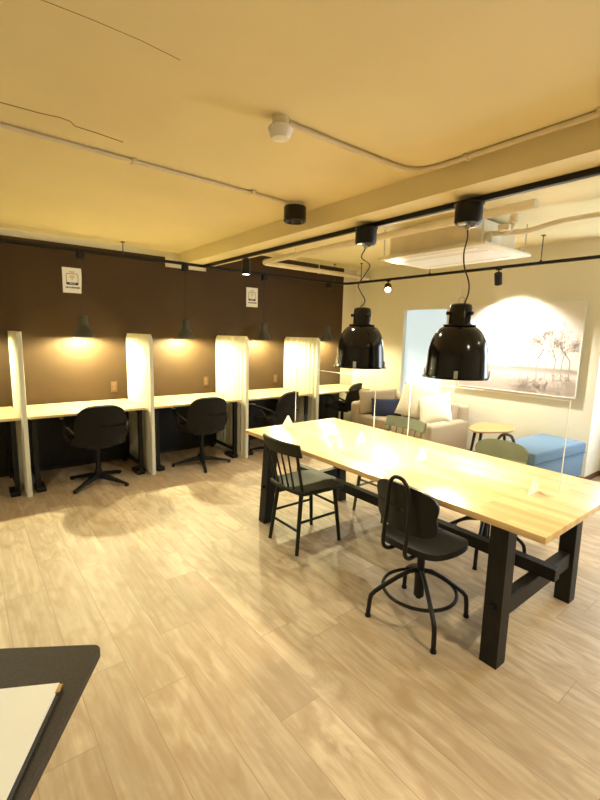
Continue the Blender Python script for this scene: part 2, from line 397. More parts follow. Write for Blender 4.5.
# ------------------------------------------------------------------ work desks, dividers
DW = [(-.72, .38), (.445, 1.505), (1.585, 2.65), (2.735, 3.775), (3.86, 4.93)]
DF, DB, DZ = 4.49, 5.205, 0.73
desk_where = ['pale wood wall desk cut off by the left edge of the photo',
              'pale wood wall desk in the first full booth, under the left wall notice',
              'pale wood wall desk in the booth between the second and third felt dividers',
              'pale wood wall desk under the smaller-looking notice, just behind the long table end',
              'pale wood wall desk in the last booth by the room corner beside the sofa']
for i, (x0, x1) in enumerate(DW):
    t = thing('work_desk', desk_where[i], 'desk', ((x0 + x1) / 2, (DF + DB) / 2, 0), 0, 'wall desks along the brown wall')
    hw, hd = (x1 - x0) / 2, (DB - DF) / 2
    obj('desktop', MB().box((0, 0, DZ - .012), (2 * hw, 2 * hd, .024), bev=.002), M['desktop'], t)
    for s in (-1, 1):
        x = s * (hw - .05)
        f = MB()
        f.box((x, -hd + .07, (DZ - .024) / 2), (.04, .04, DZ - .024)); f.box((x, hd - .05, (DZ - .024) / 2), (.04, .04, DZ - .024))
        f.box((x, 0, DZ - .045), (.035, 2 * hd - .16, .035)); f.box((x, 0, .10), (.03, 2 * hd - .16, .03))
        obj('leg_frame', f, M['black'], t, smooth=False)
        obj('foot_box', MB().box((x - s * .02, -hd + .12, .022), (.08, .2, .044), bev=.006), M['black'], t)
    obj('under_desk_shade', MB().box((0, hd - .05, .375), (2 * hw - .12, .02, .65)), M['black'], t)  # black sheet standing in for the shade on the wall under the desk
DV = [.412, 1.545, 2.693, 3.818]
div_l = ['cream felt desk divider between the two leftmost desks, seen nearly edge on',
         'cream pleated felt divider on the right of the first full booth',
         'cream pleated felt divider standing just beyond the near left corner of the long table',
         'cream pleated felt divider on the far side of the second wall notice']
for i, x in enumerate(DV):
    y0, y1, zt = 4.42, 5.205, 1.49
    hw = (y1 - y0) / 2
    # rounded top outline, pleated face
    n = 96; prof = []
    def wave(y): return .009 * math.sin(y * 2 * PI / .087)
    d = MB(); r = .05; rows = []
    for k in range(n + 1):
        y = -hw + 2 * hw * k / n
        e = min(y + hw, hw - y); top = zt if e > r else zt - r + math.sqrt(max(0, r * r - (r - e) ** 2))
        rows.append((y, top))
    A = []
    for (y, top) in rows:
        wv = wave(y)
        A.append([d.bm.verts.new((-.016 + wv, y, 0.003)), d.bm.verts.new((-.016 + wv, y, top)), d.bm.verts.new((.016 + wv, y, top)), d.bm.verts.new((.016 + wv, y, 0.003))])
    for a, b in zip(A, A[1:]):
        for j in range(4): d.bm.faces.new((a[j], a[(j + 1) % 4], b[(j + 1) % 4], b[j]))
    d.bm.faces.new(A[0]); d.bm.faces.new(A[-1][::-1])
    o = obj('felt_divider', d, M['felt'], loc=(x, (y0 + y1) / 2, 0), angle=35)
    tag(o, div_l[i], 'divider', 'felt dividers between the wall desks')

# ------------------------------------------------------------------ wall fittings
def wall_mtx(x, z, y=D - .001): return Matrix(((1, 0, 0, x), (0, 0, -1, y), (0, 1, 0, z), (0, 0, 0, 1)))
for i, (x, z) in enumerate(((1.38, .875), (2.541, .885), (3.655, .87))):
    lab = ['small wall socket above the desk in the first full booth', 'small wall socket above the second full booth desk',
           'small wall socket above the desk behind the long table end'][i]
    t = thing('wall_socket', lab, 'socket', (x, D, z), 0, 'wall sockets')
    obj('plate', MB().box((0, -.005, 0), (.07, .01, .118), bev=.003), M['lampgrey'] if 0 else mat('brown_plate_%d' % i, (0.10, 0.062, 0.03), .5, var=.03), t)
    obj('outlet', MB().box((0, -.011, .022), (.03, .004, .028)).box((0, -.011, -.022), (.03, .004, .028)), M['base'], t, smooth=False)
def text_mesh(body, size, m, parent, mtx, name):
    cu = bpy.data.curves.new(name, 'FONT'); cu.body = body; cu.size = size; cu.align_x = 'CENTER'; cu.align_y = 'CENTER'; cu.extrude = .0003
    to = bpy.data.objects.new(name, cu); COL.objects.link(to); dg = bpy.context.evaluated_depsgraph_get()
    me = bpy.data.meshes.new_from_object(to.evaluated_get(dg)); COL.objects.unlink(to); bpy.data.objects.remove(to)
    me.transform(mtx); me.materials.clear(); me.materials.append(m)
    o = bpy.data.objects.new(name, me); COL.objects.link(o); o.parent = parent; return o
def notice(x, z, label, tilt):
    t = thing('wifi_notice', label, 'notice', (x, D - .0005, z), 0, 'wireless notices on the brown wall')
    t.rotation_euler = (0, tilt, 0)
    w_, h_ = .185, .262
    wm = lambda dy: Matrix(((1, 0, 0, 0), (0, 0, -1, -dy), (0, 1, 0, 0), (0, 0, 0, 1)))
    obj('sheet', MB().box((0, -.001, 0), (w_, .0018, h_)), M['paper'], t, smooth=False)
    g = MB()  # rounded frame
    o1, o2 = rrect(.118, .118, .016), rrect(.108, .108, .011)
    va = [g.bm.verts.new((a, b, 0)) for a, b in o1]; vb = [g.bm.verts.new((a, b, 0)) for a, b in o2]
    for k in range(len(va)):
        q = (k + 1) % len(va); g.bm.faces.new((va[k], va[q], vb[q], vb[k]))
    g._xf(g.bm.verts[:], wm(.0024) @ Matrix.Translation((0, .012, 0)))
    obj('frame_mark', g, M['navyink'], t, smooth=False)
    g = MB()
    for r in (.014, .027, .040):
        a = arc(0, 0, r + .0035, PI * .25, PI * .75, 10); b = arc(0, 0, r - .0035, PI * .25, PI * .75, 10)
        va = [g.bm.verts.new((p, q, 0)) for p, q in a]; vb = [g.bm.verts.new((p, q, 0)) for p, q in b]
        for k in range(10): g.bm.faces.new((va[k], va[k + 1], vb[k + 1], vb[k]))
    va = [g.bm.verts.new((p, q, 0)) for p, q in arc(0, 0, .0055, 0, 2 * PI, 12)[:-1]]; g.bm.faces.new(va)
    g._xf(g.bm.verts[:], wm(.0024) @ Matrix.Translation((0, .008, 0)))
    obj('signal_mark', g, M['goldink'], t, smooth=False)
    g = MB().box((0, -.0024, -.034), (.108, .0006, .026)); obj('band', g, M['navyink'], t, smooth=False)
    text_mesh('Wi-Fi', .026, M['paper'], t, wm(.0032) @ Matrix.Translation((0, -.034, 0)), 'band_lettering')
    text_mesh('FREE', .024, M['redink'], t, wm(.0024) @ Matrix.Translation((0, .086, 0)), 'heading_lettering')
    g = MB(); q = random.Random(3)
    xx = -.066
    while xx < .066:
        ww = q.uniform(.006, .012); g.box((xx + ww / 2, -.0024, -.074), (ww, .0006, q.uniform(.014, .022))); xx += ww + .004
    obj('caption_marks', g, M['darkink'], t, smooth=False)
    return t
notice(1.0, 2.035, 'white notice with navy wireless symbol above the first full booth, left one of two', 0.0)
notice(3.243, 2.02, 'white wireless notice on the brown wall below the beam spotlight, right of two', 0.0)

# ------------------------------------------------------------------ desk pendants on the wall track
TY, TZ = 5.01, 2.31
def desk_lamp(first=True):
    t = thing('desk_pendant', '', 'lamp', (0, 0, 0), 0, 'small grey pendants over the wall desks')
    obj('adapter', MB().box((0, 0, -.039), (.075, .05, .07), bev=.006), M['black'], t)
    obj('cord', MB().tube(bez([(0, 0, -.07), (.006, 0, -.25), (-.004, 0, -.45), (0, 0, -.645)]), .004, 6), M['cord'], t)
    out = [(.0, -.64), (.034, -.64), (.042, -.655), (.044, -.72), (.046, -.745), (.060, -.77), (.082, -.80), (.095, -.832), (.102, -.868)]
    inn = [(.099, -.868), (.092, -.834), (.078, -.803), (.056, -.775), (.0, -.765)]
    obj('shade', MB().lathe(out + inn, n=28), M['lampgrey'], t)
    obj('bulb', MB().lathe([(0, -.768), (.02, -.775), (.03, -.80), (.026, -.822), (.0, -.832)], n=16), M['glow'], t)
    return t
lamp_l = ['small dark grey pendant over the cut off desk at the far left', 'small dark grey pendant beside the left wall notice, over the first full booth',
          'small dark grey pendant over the second full booth, left of the ceiling beam end', 'small dark grey pendant hanging to the right of the right wall notice',
          'small dark grey pendant nearest the room corner, partly beside the big black pendant']
p0 = desk_lamp()
for i, x in enumerate((-.07, 1.047, 2.178, 3.308, 4.47)):
    if i == 0: p0.location = (x, TY, TZ); p0['label'] = lamp_l[0]
    else: dup(p0, (x, TY, TZ), 0, lamp_l[i])
    light('desk_lamp_light', 'POINT', (x, TY, TZ - .849), (68, 120, 104, 80, 84)[i], (1, .92, .52), size=.022)

# ------------------------------------------------------------------ tracks
t = thing('track_rail', 'black track rail along the brown wall that turns onto the picture wall', 'track', (0, 0, 0))
rail = MB(); rail.box(((XL + 4.6) / 2, TY, TZ + .012), (4.6 - XL, .034, .03))
cpts = [(4.6, TY), (4.7, TY - .02), (4.78, TY - .1), (4.8, TY - .2)]
for a, b in zip(cpts, cpts[1:]): rail.bar((a[0], a[1], TZ + .012), (b[0], b[1], TZ + .012), .03, .034)
rail.box((4.8, (TY - .2 + YF) / 2, TZ + .012), (.034, TY - .2 - YF, .03))
obj('rail', rail, M['black'], t, smooth=False)
for (x, y, z) in ((-.9, TY, ZL), (1.472, TY, ZL), (4.58, TY, ZR), (4.8, 4.66, ZR), (4.8, 3.45, ZR), (4.8, 2.10, ZR), (4.8, .4, ZR)):
    obj('hanger_rod', MB().cyl((x, y, (TZ + .02 + z) / 2), .005, z - TZ - .02, 8).cyl((x, y, z - .004), .022, .008, 12).cyl((x, y, TZ + .03), .014, .02, 10), M['lampgrey'], t)
t = thing('track_rail', 'black track rail fixed under the cream ceiling beam', 'track', (0, 0, 0))
MX = 2.415
obj('rail', MB().box((MX, (4.985 + YF) / 2, ZB - .0165), (.032, 4.985 - YF, .031)), M['black'], t, smooth=False)
obj('groove', MB().box((MX, (D - .3 + YF) / 2, ZB - .0322), (.012, D - .5 - YF, .001)), M['lampgrey'], t, smooth=False)
# spotlights
def spot(name, x, y, z, label, drop, tgt, lit, r=.036, hgt=.14):
    t = thing(name, label, 'spotlight', (x, y, z))
    obj('stem', MB().cyl((0, 0, -drop / 2), .008, drop, 8).box((0, 0, -.008), (.03, .06, .016)), M['black'], t)
    dirv = (Vector(tgt) - Vector((x, y, z - drop))).normalized()
    q = dirv.to_track_quat('-Z', 'Y').to_matrix().to_4x4()
    c = Vector((0, 0, -drop - hgt * .35 * abs(dirv.z) - .02))
    obj('head', MB().lathe([(.0, hgt / 2), (r * .9, hgt / 2), (r, hgt / 2 - .006), (r, -hgt / 2), (r * .86, -hgt / 2), (r * .8, -hgt / 2 + .02), (0, -hgt / 2 + .022)], c, 22, q), M['black'], t)
    obj('lens', MB().lathe([(0, -hgt / 2 + .002), (r * .8, -hgt / 2 + .003)], c, 20, q), M['spotglow'] if lit else M['enamel_in'], t)
    return t, c, dirv
t, c, dv = spot('track_spotlight', MX, 4.01, ZB - .035, 'black cylinder spotlight under the cream beam near the brown wall', .02, (MX, 3.99, 0), True, .045, .15)
light('beam_spot_light', 'SPOT', Vector((MX, 4.01, ZB - .035)) + c + dv * .09, 25, (1, .76, .42), size=.03, spot=90, blend=.5, target=(MX, 3.99, 0))
t, c, dv = spot('track_spotlight', 4.8, 2.54, TZ, 'small black spotlight on the picture wall track, above the tree picture', .05, (5.28, 2.7, 1.5), False, .042, .13)
light('picture_spot_light', 'SPOT', Vector((4.8, 2.54, TZ)) + c + dv * .085, 215, (1, .96, .84), size=.04, spot=116, blend=.75, target=(5.28, 2.5, 1.0))
t, c, dv = spot('track_spotlight', 4.8, 4.13, TZ, 'lit spotlight glaring on the picture wall track left of the window', .06, (3.2, 2.7, .9), True, .05, .12)
light('corner_spot_light', 'SPOT', Vector((4.8, 4.13, TZ)) + c + dv * .085, 60, (1, .92, .74), size=.03, spot=130, blend=.6, target=(3.4, 2.7, .6))

# ------------------------------------------------------------------ big black pendants over the long table
def big_pendant(name, y, zr, label, wig):
    """zr = rim height"""
    X = MX - .03
    t = thing(name, label, 'lamp', (X, y, zr), 0, 'large black pendants over the long table')
    zt = ZB - .035 - zr
    obj('canopy', MB().lathe([(0, zt), (.084, zt), (.084, zt - .006), (.077, zt - .008), (.077, zt - .10), (.07, zt - .112), (.03, zt - .118), (0, zt - .12)], n=30), M['black'], t)
    obj('cord_clamp', MB().cyl((0, 0, zt - .13), .014, .03, 12).box((.05, 0, zt - .118), (.03, .05, .012)).box((-.05, 0, zt - .118), (.03, .05, .012)), M['silver'], t)
    obj('cord', MB().tube(bez([(p[0], p[1], .44 + (zt - .14 - .44) * p[2]) for p in wig], 8), .0045, 8), M['cord'], t)
    hk = MB(); hk.tube([(0, .02 * math.cos(a), .462 + .02 * math.sin(a)) for a in [2 * PI * k / 16 for k in range(16)]], .004, 6, closed=True)
    hk.tube([(0, 0, .482), (0, 0, .56 if wig[0][1] < 0.02 else .52)], .0015, 5)
    obj('hook', hk, M['silver'], t)
    cap = [(0, .443), (.046, .443), (.059, .436), (.064, .42), (.066, .33), (.068, .318)]
    obj('cap', MB().lathe(cap, n=32), M['enamel'], t)
    g = MB().lathe([(.066, .322), (.096, .318), (.098, .312), (.084, .306), (.066, .304)], n=32)
    obj('collar', g, M['enamel'], t)
    for a in (.4, .4 + PI * .66, .4 + PI * 1.33):
        obj('side_screw', MB().cyl((.074 * math.cos(a), .074 * math.sin(a), .385), .011, .022, 10, Matrix.Rotation(a, 4, 'Z') @ Matrix.Rotation(PI / 2, 4, 'Y')), M['black'], t)
    prof = []
    for k in range(15):
        a = k / 14 * PI / 2
        prof.append((.068 + (.177 - .068) * math.sin(a) ** .92, .095 + (.312 - .095) * math.cos(a)))
    prof += [(.180, .06), (.182, .022), (.184, .010), (.201, .004), (.2015, .0), (.184, .001)]
    prof += [(.178, .022), (.174, .06), (.170, .095)]
    for k in range(12, 0, -1):
        a = k / 14 * PI / 2
        prof.append((.062 + (.170 - .062) * math.sin(a) ** .92, .09 + (.305 - .09) * math.cos(a)))
    prof.append((0, .30))
    obj('shade', MB().lathe(prof, n=56), M['enamel'], t)
    for a in (.55, .55 + PI / 2, .55 + PI, .55 + 1.5 * PI):
        m_ = Matrix.Rotation(a, 4, 'Z')
        g = MB().box((0, 0, 0), (.006, .022, .05)); g._xf(g.bm.verts[:], m_ @ Matrix.Translation((.187, 0, .026)))
        obj('rim_clip', g, M['silver'], t, smooth=False)
    obj('reflector', MB().lathe([(.1695, .03), (.165, .094)] + [(.058 + (.163 - .058) * math.sin(k / 10 * PI / 2), .088 + .2 * math.cos(k / 10 * PI / 2)) for k in range(9, 0, -1)] + [(0, .288)], n=40), M['enamel_in'], t)
    obj('bulb', MB().lathe([(0, .27), (.018, .268), (.02, .23), (.034, .205), (.042, .175), (.034, .145), (.0, .13)], n=20), M['glow'], t)
    light('pendant_light', 'POINT', (X, y, zr + .145), 112, (1, .86, .60), size=.045)
    return t
big_pendant('pendant_lamp', 2.285, 1.293, 'large black bell pendant over the far half of the long table',
            [(0, .03, 0), (0, -.02, .12), (0, .035, .3), (0, .05, .42), (0, -.045, .66), (0, -.04, .74), (0, .035, .86), (0, 0, 1)])
big_pendant('pendant_lamp', 1.475, 1.29, 'large black bell pendant over the near half of the long table',
            [(0, -.02, 0), (0, -.04, .15), (0, -.035, .3), (0, .0, .5), (0, .01, .7), (0, -.005, .88), (0, 0, 1)])

# ------------------------------------------------------------------ ceiling fittings, conduits, pipes, AC
t = thing('ceiling_downlight', 'black drum downlight on the cream ceiling at the conduit end', 'lamp', (2.005, 2.645, ZL))
obj('base', MB().cyl((0, 0, -.012), .062, .024, 24), M['cream_pl'], t)
obj('drum', MB().lathe([(0, -.024), (.080, -.024), (.083, -.03), (.083, -.125), (.076, -.13), (.066, -.124), (.045, -.075), (0, -.07)], n=36), M['enamel'], t)
obj('lens', MB().lathe([(0, -.078), (.02, -.077), (.04, -.074)], n=20), M['spotglow'], t)
light('downlight_light', 'SPOT', (2.005, 2.645, ZL - .14), 52, (1, .93, .66), size=.04, spot=150, blend=.6, target=(2.0, 2.64, 0))
t = thing('ceiling_sensor', 'round white ceiling sensor with glass dome on the cream ceiling', 'sensor', (1.19, 1.69, ZL))
obj('collar', MB().lathe([(0, 0), (.036, 0), (.038, -.028), (.034, -.04)], n=24), M['pipe'], t)
obj('dome', MB().lathe([(.03, -.036), (.052, -.040), (.056, -.05), (.050, -.058), (.048, -.072), (.038, -.088), (0, -.092)], n=32), M['white'], t)
t = thing('conduit', 'thin cream conduit running across the ceiling to the drum downlight', 'conduit', (0, 0, 0))
obj('tube', MB().tube([(XL + .02, 2.585, ZL - .012), (0, 2.59, ZL - .012), (1.0, 2.615, ZL - .012), (1.945, 2.635, ZL - .012)], .0115, 10), M['pipe'], t)
for x in (-.9, .84, 1.62): obj('clip', MB().box((x, 2.612, ZL - .013), (.02, .05, .026), bev=.004), M['pipe'], t)
t = thing('conduit', 'cream conduit from the white ceiling sensor curving along the ceiling beam', 'conduit', (0, 0, 0))
obj('tube', MB().tube(bez([(1.232, 1.687, ZL - .0135), (1.6, 1.688, ZL - .0135), (1.9, 1.682, ZL - .0135), (2.03, 1.672, ZL - .0135), (2.10, 1.63, ZL - .0135), (2.135, 1.54, ZL - .0135), (2.14, 1.4, ZL - .0135), (2.14, .9, ZL - .0135), (2.14, .1, ZL - .0135), (2.14, -2.7, ZL - .0135)], 6), .013, 10), M['pipe'], t)
for (x, y) in ((1.88, 1.684), (2.14, 1.36), (2.14, .76), (2.14, -.2)): obj('clip', MB().box((x, y, ZL - .0146), (.045, .022, .028), bev=.004), M['pipe'], t)
t = thing('ceiling_pipe', 'thick cream pipe turning along the beam and the brown wall', 'pipe', (0, 0, 0))
PX, PY, PZ = 3.2, 4.93, 2.45
obj('tube', MB().tube([(5.24, PY, PZ), (PX + .25, PY, PZ)] + [(PX + .12 - .12 * math.sin(a), PY - .12 + .12 * math.cos(a), PZ) for a in [k / 6 * PI / 2 for k in range(7)]] + [(PX, PY - .3, PZ), (PX - .04, 1.45, PZ)], .033, 16), M['pipe'], t)
for (x, y) in ((4.2, PY), (PX, 4.2), (PX, 3.0), (PX - .03, 2.0)): obj('hanger', MB().cyl((x, y, (PZ + ZR) / 2), .006, ZR - PZ, 8).tube([(x + .036 * math.cos(a), y, PZ + .036 * math.sin(a)) if x < 4 else (x, y + .036 * math.cos(a), PZ + .036 * math.sin(a)) for a in [2 * PI * k / 14 for k in range(14)]], .005, 6, closed=True), M['pipe'], t)
t = thing('ceiling_pipe', 'slimmer cream pipe above the thick pipe, ending by the air conditioner', 'pipe', (0, 0, 0))
obj('tube', MB().tube(bez([(3.0, 5.1, 2.555), (2.98, 3.6, 2.555), (3.03, 3.2, 2.55), (3.0, 2.2, 2.55), (3.06, 1.7, 2.545), (3.05, 1.42, 2.545)], 6), .026, 12), M['pipe'], t)

AX0, AX1, AY0, AY1, AZ = 3.45, 4.27, 1.96, 3.12, 2.30
t = thing('air_conditioner', 'cream ceiling cassette air conditioner behind the pendants', 'air conditioner', ((AX0 + AX1) / 2, (AY0 + AY1) / 2, AZ))
ax, ay = AX1 - AX0, AY1 - AY0
obj('panel', MB().box((0, 0, .014), (ax, ay, .028), bev=.008), M['cream_pl'], t)
obj('body', MB().box((0, .02, .14), (ax - .14, ay - .22, .224)), M['pipe'], t, smooth=False)
obj('intake_grille', MB().box((.02, 0, -.001), (ax * .42, ay - .22, .004)), M['white'], t)
for s in (-1, 1): obj('louver', MB().box((s * ax * .36, 0, -.001), (.06, ay - .3, .006), bev=.002), M['white'], t)
obj('panel_lip', MB().box((-ax / 2 + .035, 0, .034), (.02, ay - .2, .02), bev=.003), M['cream_pl'], t)
for (sx, sy) in ((-1, -1), (-1, 1), (1, -1), (1, 1)):
    obj('hanger_rod', MB().cyl((sx * (ax / 2 - .03), sy * (ay / 2 - .05), .16), .006, .27, 8), M['silver'], t)
obj('access_box', MB().box((-.18, -ay / 2 + .075, .07), (.16, .08, .09), bev=.01), M['cream_pl'], t)
t = thing('refrigerant_pipe', 'bent cream lagged pipe leaving the air conditioner toward the right', 'pipe', (0, 0, 0))
obj('tube', MB().tube(bez([(3.62, 2.06, 2.42), (3.66, 1.9, 2.41), (3.75, 1.75, 2.42), (3.85, 1.6, 2.47), (3.95, 1.42, 2.50), (3.98, 1.0, 2.50), (3.98, .2, 2.50), (3.98, -1.0, 2.50)], 7), .022, 12), M['pipe'], t)
obj('riser', MB().tube(bez([(3.66, 1.93, 2.41), (3.62, 1.84, 2.44), (3.60, 1.82, 2.52), (3.60, 1.82, 2.596)], 6), .024, 12), M['pipe'], t)
obj('valve', MB().cyl((3.60, 1.82, 2.49), .033, .05, 14).box((3.56, 1.87, 2.43), (.05, .09, .05), bev=.008), M['pipe'], t)

# ------------------------------------------------------------------ long dining table
TX0, TX1, TY0, TY1, TT = 1.805, 2.802, .655, 3.0, .74
tcx, tcy = (TX0 + TX1) / 2, (TY0 + TY1) / 2
t = thing('dining_table', 'long butcher block table on black trestle frames', 'table', (tcx, tcy, 0))
hx, hy = (TX1 - TX0) / 2, (TY1 - TY0) / 2
obj('tabletop', MB().box((0, 0, TT - .016), (2 * hx, 2 * hy, .032), bev=.003), M['tabletop'], t)
for s in (-1, 1):
    yf = s * (hy - .21) + (0.0 if s < 0 else -.0)
    for q in (-1, 1):
        bx, tx = (((-.402, .446)[q > 0], (-.412, .415)[q > 0]) if s < 0 else (q * .420, q * .375))
        leg = MB().bar((bx, yf, .0), (tx, yf, TT - .032), .085, .085, bev=.003, up=(0, 1, 0))
        zc = TT - .032
        for v in leg.bm.verts:
            if v.co.z < .05: v.co.z = 0
            elif v.co.z > zc - .05: v.co.z = zc - .001
        lg = obj('leg', leg, M['blackwood'], t, smooth=False)
        obj('peg', MB().cyl((bx + q * .035 + (tx - bx) * .4, yf, .30), .016, .05, 12, Matrix.Rotation(PI / 2, 4, 'Y')), M['black'], lg)
    obj('cross_rail', MB().box((0, yf, .275), (.75, .055, .09), bev=.003), M['blackwood'], t, smooth=False)
    obj('top_rail', MB().box((0, yf, TT - .062), (.72, .06, .06), bev=.003), M['blackwood'], t, smooth=False)
obj('stretcher', MB().box((0, 0, .353), (.06, 2 * hy - .22, .066), bev=.003), M['blackwood'], t, smooth=False)
# clear partitions on the table
def partition(y0, y1, label, feet):
    t = thing('acrylic_partition', label, 'partition', (tcx - .005, (y0 + y1) / 2, TT), 0, 'clear partitions along the table')
    L_ = y1 - y0
    obj('sheet', MB().box((0, 0, .265), (.004, L_, .47)), M['acrylic'], t, smooth=False)
    e = MB()
    e.box((0, -L_ / 2, .265), (.0045, .0035, .474)); e.box((0, L_ / 2, .265), (.0045, .0035, .474)); e.box((0, 0, .501), (.0045, L_, .0035))
    obj('polished_edge', e, M['acrylic_edge'], t, smooth=False)
    for y in feet:
        f = MB(); yy = y - (y0 + y1) / 2
        f.prism([(-.06, 0), (.06, 0), (.012, .085), (-.012, .085)], -.003, .003, Matrix(((1, 0, 0, 0), (0, 0, 1, yy), (0, 1, 0, 0.0), (0, 0, 0, 1))))
        obj('foot', f, M['acrylic_edge'], t, smooth=False)
partition(2.04, 2.96, 'clear acrylic partition on the far half of the long table', (2.46, 2.16))
cd = MB(); cd.prism([(-.05, 0), (.05, 0), (.006, .085), (-.006, .085)], -.045, .045, Matrix(((0, 0, 1, 0), (1, 0, 0, 0), (0, 1, 0, 0), (0, 0, 0, 1))))
cd = obj('table_tent', cd, M['paper'], loc=(2.19, 2.915, TT), smooth=False); cd.rotation_euler = (0, 0, 1.0)
tag(cd, 'small white folded tent card at the far left end of the long table', 'card')
partition(.80, 1.74, 'clear acrylic partition on the near half of the long table', (1.62, .92))

# ------------------------------------------------------------------ spindle chairs (local: faces +X)
def spindle_chair(label, loc, rz, lac):
    t = thing('spindle_chair', label, 'chair', loc, rz, 'spindle back chairs at the long table')
    M_ = M[lac]
    def seat(u, v):
        y = (v - .5) * 2; x = (u - .5) * 2
        k = 1 - .10 * (x < 0) * x * x
        sx = .215 * x * (1 - .10 * y * y); sy = .215 * y * (1 - .08 * x * x) * (1.0 if x > 0 else .98)
        z = .448 - .012 * (1 - x * x) * (1 - y * y) - (.012 * max(0, x) ** 3)
        return (sx, sy, z)
    obj('seat', MB().sheet(seat, 14, 14, .028), M_, t, bevel=.006)
    feet = {(-1, -1): (-.205, -.165), (-1, 1): (-.205, .165), (1, -1): (.20, -.165), (1, 1): (.20, .165)}
    tops = {k: (k[0] * .155, k[1] * .135) for k in feet}
    def at(k, z):
        a, b = feet[k], tops[k]; q = z / .435; return (a[0] + (b[0] - a[0]) * q, a[1] + (b[1] - a[1]) * q, z)
    for k in feet: obj('leg', MB().tube([at(k, 0), at(k, .18), at(k, .436)], .0135, 10, r2=.0165), M_, t)
    for s in (-1, 1): obj('stretcher', MB().tube([at((-1, s), .225), at((1, s), .225)], .0095, 8), M_, t)
    obj('stretcher', MB().tube([at((-1, -1), .165), at((-1, 1), .165)], .0095, 8), M_, t)
    obj('stretcher', MB().tube([at((1, -1), .285), at((1, 1), .285)], .0095, 8), M_, t)
    def rail(u, v):
        y = (u - .5) * .43; z = .715 + .088 * v
        z += .006 * (1 - (2 * u - 1) ** 2) * (1 if v > .5 else 0)
        x = -.275 + .045 * (2 * u - 1) ** 2 - .025 * (v - .5)
        return (x, y, z)
    obj('back_rail', MB().sheet(rail, 18, 4, .02), M_, t, bevel=.005)
    for i, y in enumerate((-.175, -.10, -.035, .035, .10, .175)):
        outer = i in (0, 5)
        b = (-.185 + (.02 if outer else 0), y * .92, .44); e = (-.268 + .045 * (y / .215) ** 2, y * 1.04, .735)
        obj('back_post' if outer else 'spindle', MB().tube([b, tuple((p + q) / 2 for p, q in zip(b, e)), e], .0115 if outer else .0068, 10), M_, t)
    return t
spindle_chair('black spindle back chair on the near side of the long table', (1.952, 2.36, 0), 0, 'olive')
spindle_chair('sage green spindle back chair on the sofa side of the long table', (2.85, 2.37, 0), PI, 'green')

# ------------------------------------------------------------------ swivel workshop chairs (local: faces +X)
def swivel_chair(label, loc, rz, base_rz, seatmat):
    t = thing('swivel_chair', label, 'chair', loc, rz, 'metal swivel chairs at the long table')
    obj('column', MB().cyl((0, 0, .285), .021, .31, 18).cyl((0, 0, .20), .028, .14, 18).cyl((0, 0, .13), .016, .03, 12), M['black'], t)
    for k in range(4):
        a = base_rz - rz + k * PI / 2; ca, sa = math.cos(a), math.sin(a)
        P = [(.02, .275), (.06, .268), (.12, .235), (.20, .18), (.243, .148), (.262, .125), (.268, .095), (.274, .01)]
        lg = obj('leg', MB().tube([(r * ca, r * sa, z) for r, z in P], .0125, 10), M['black'], t)
        obj('foot_pad', MB().cyl((.274 * ca, .274 * sa, .006), .016, .012, 14), M['black'], lg)
    obj('foot_ring', MB().tube([(.195 * math.cos(a), .195 * math.sin(a), .168) for a in [2 * PI * k / 40 for k in range(40)]], .0095, 8, closed=True), M['black'], t)
    obj('seat_plate', MB().cyl((0, 0, .437), .09, .012, 20).box((0, 0, .437), (.26, .05, .01)), M['black'], t)
    def seat(u, v):
        a = v * 2 * PI; r = u
        q = (abs(math.cos(a)) ** 2.8 + abs(math.sin(a)) ** 2.8) ** (-1 / 2.8)
        x = .205 * q * r * math.cos(a) + .005; y = .208 * q * r * math.sin(a) * (1 - .07 * max(0, -math.cos(a)))
        z = .462 - .010 * (1 - r * r) - .03 * max(0, (x - .12) / .09) ** 2 + .018 * max(0, (-x - .12) / .09) ** 2
        return (x, y, z)
    s = MB(); s.sheet(seat, 8, 48, .030); bmesh.ops.remove_doubles(s.bm, verts=s.bm.verts[:], dist=.0004)
    obj('seat', s, seatmat, t)
    def back(u, v):
        a = v * 2 * PI; r = u
        q = (abs(math.cos(a)) ** 3.2 + abs(math.sin(a)) ** 3.2) ** (-1 / 3.2)
        y = .20 * q * r * math.cos(a); z = .128 * q * r * math.sin(a)
        y *= 1 - .09 * math.exp(-((z + .01) / .05) ** 2)
        x = -.185 + .9 * y * y - .12 * z
        return (x, y, z + .674)
    s = MB(); s.sheet(back, 8, 48, .016); bmesh.ops.remove_doubles(s.bm, verts=s.bm.verts[:], dist=.0004)
    obj('backrest', s, seatmat, t)
    pts = []
    half = [(-.05, .062, .437), (-.14, .064, .432), (-.20, .068, .436), (-.235, .070, .47), (-.232, .072, .54), (-.222, .072, .64), (-.222, .064, .75), (-.226, .055, .80), (-.230, .032, .834), (-.231, 0, .843)]
    pts = half + [(x, -y, z) for x, y, z in reversed(half[:-1])]
    obj('back_tube', MB().tube(bez(pts, 5), .0105, 10), M['black'], t)
    return t
swivel_chair('black swivel chair with ring footrest in front, at the near side of the long table', (1.885, 1.285, 0), math.radians(-1), math.radians(143), M['black'])
swivel_chair('sage green swivel chair with tube back on the sofa side of the long table', (2.87, 1.455, 0), PI + .05, math.radians(20), M['green'])

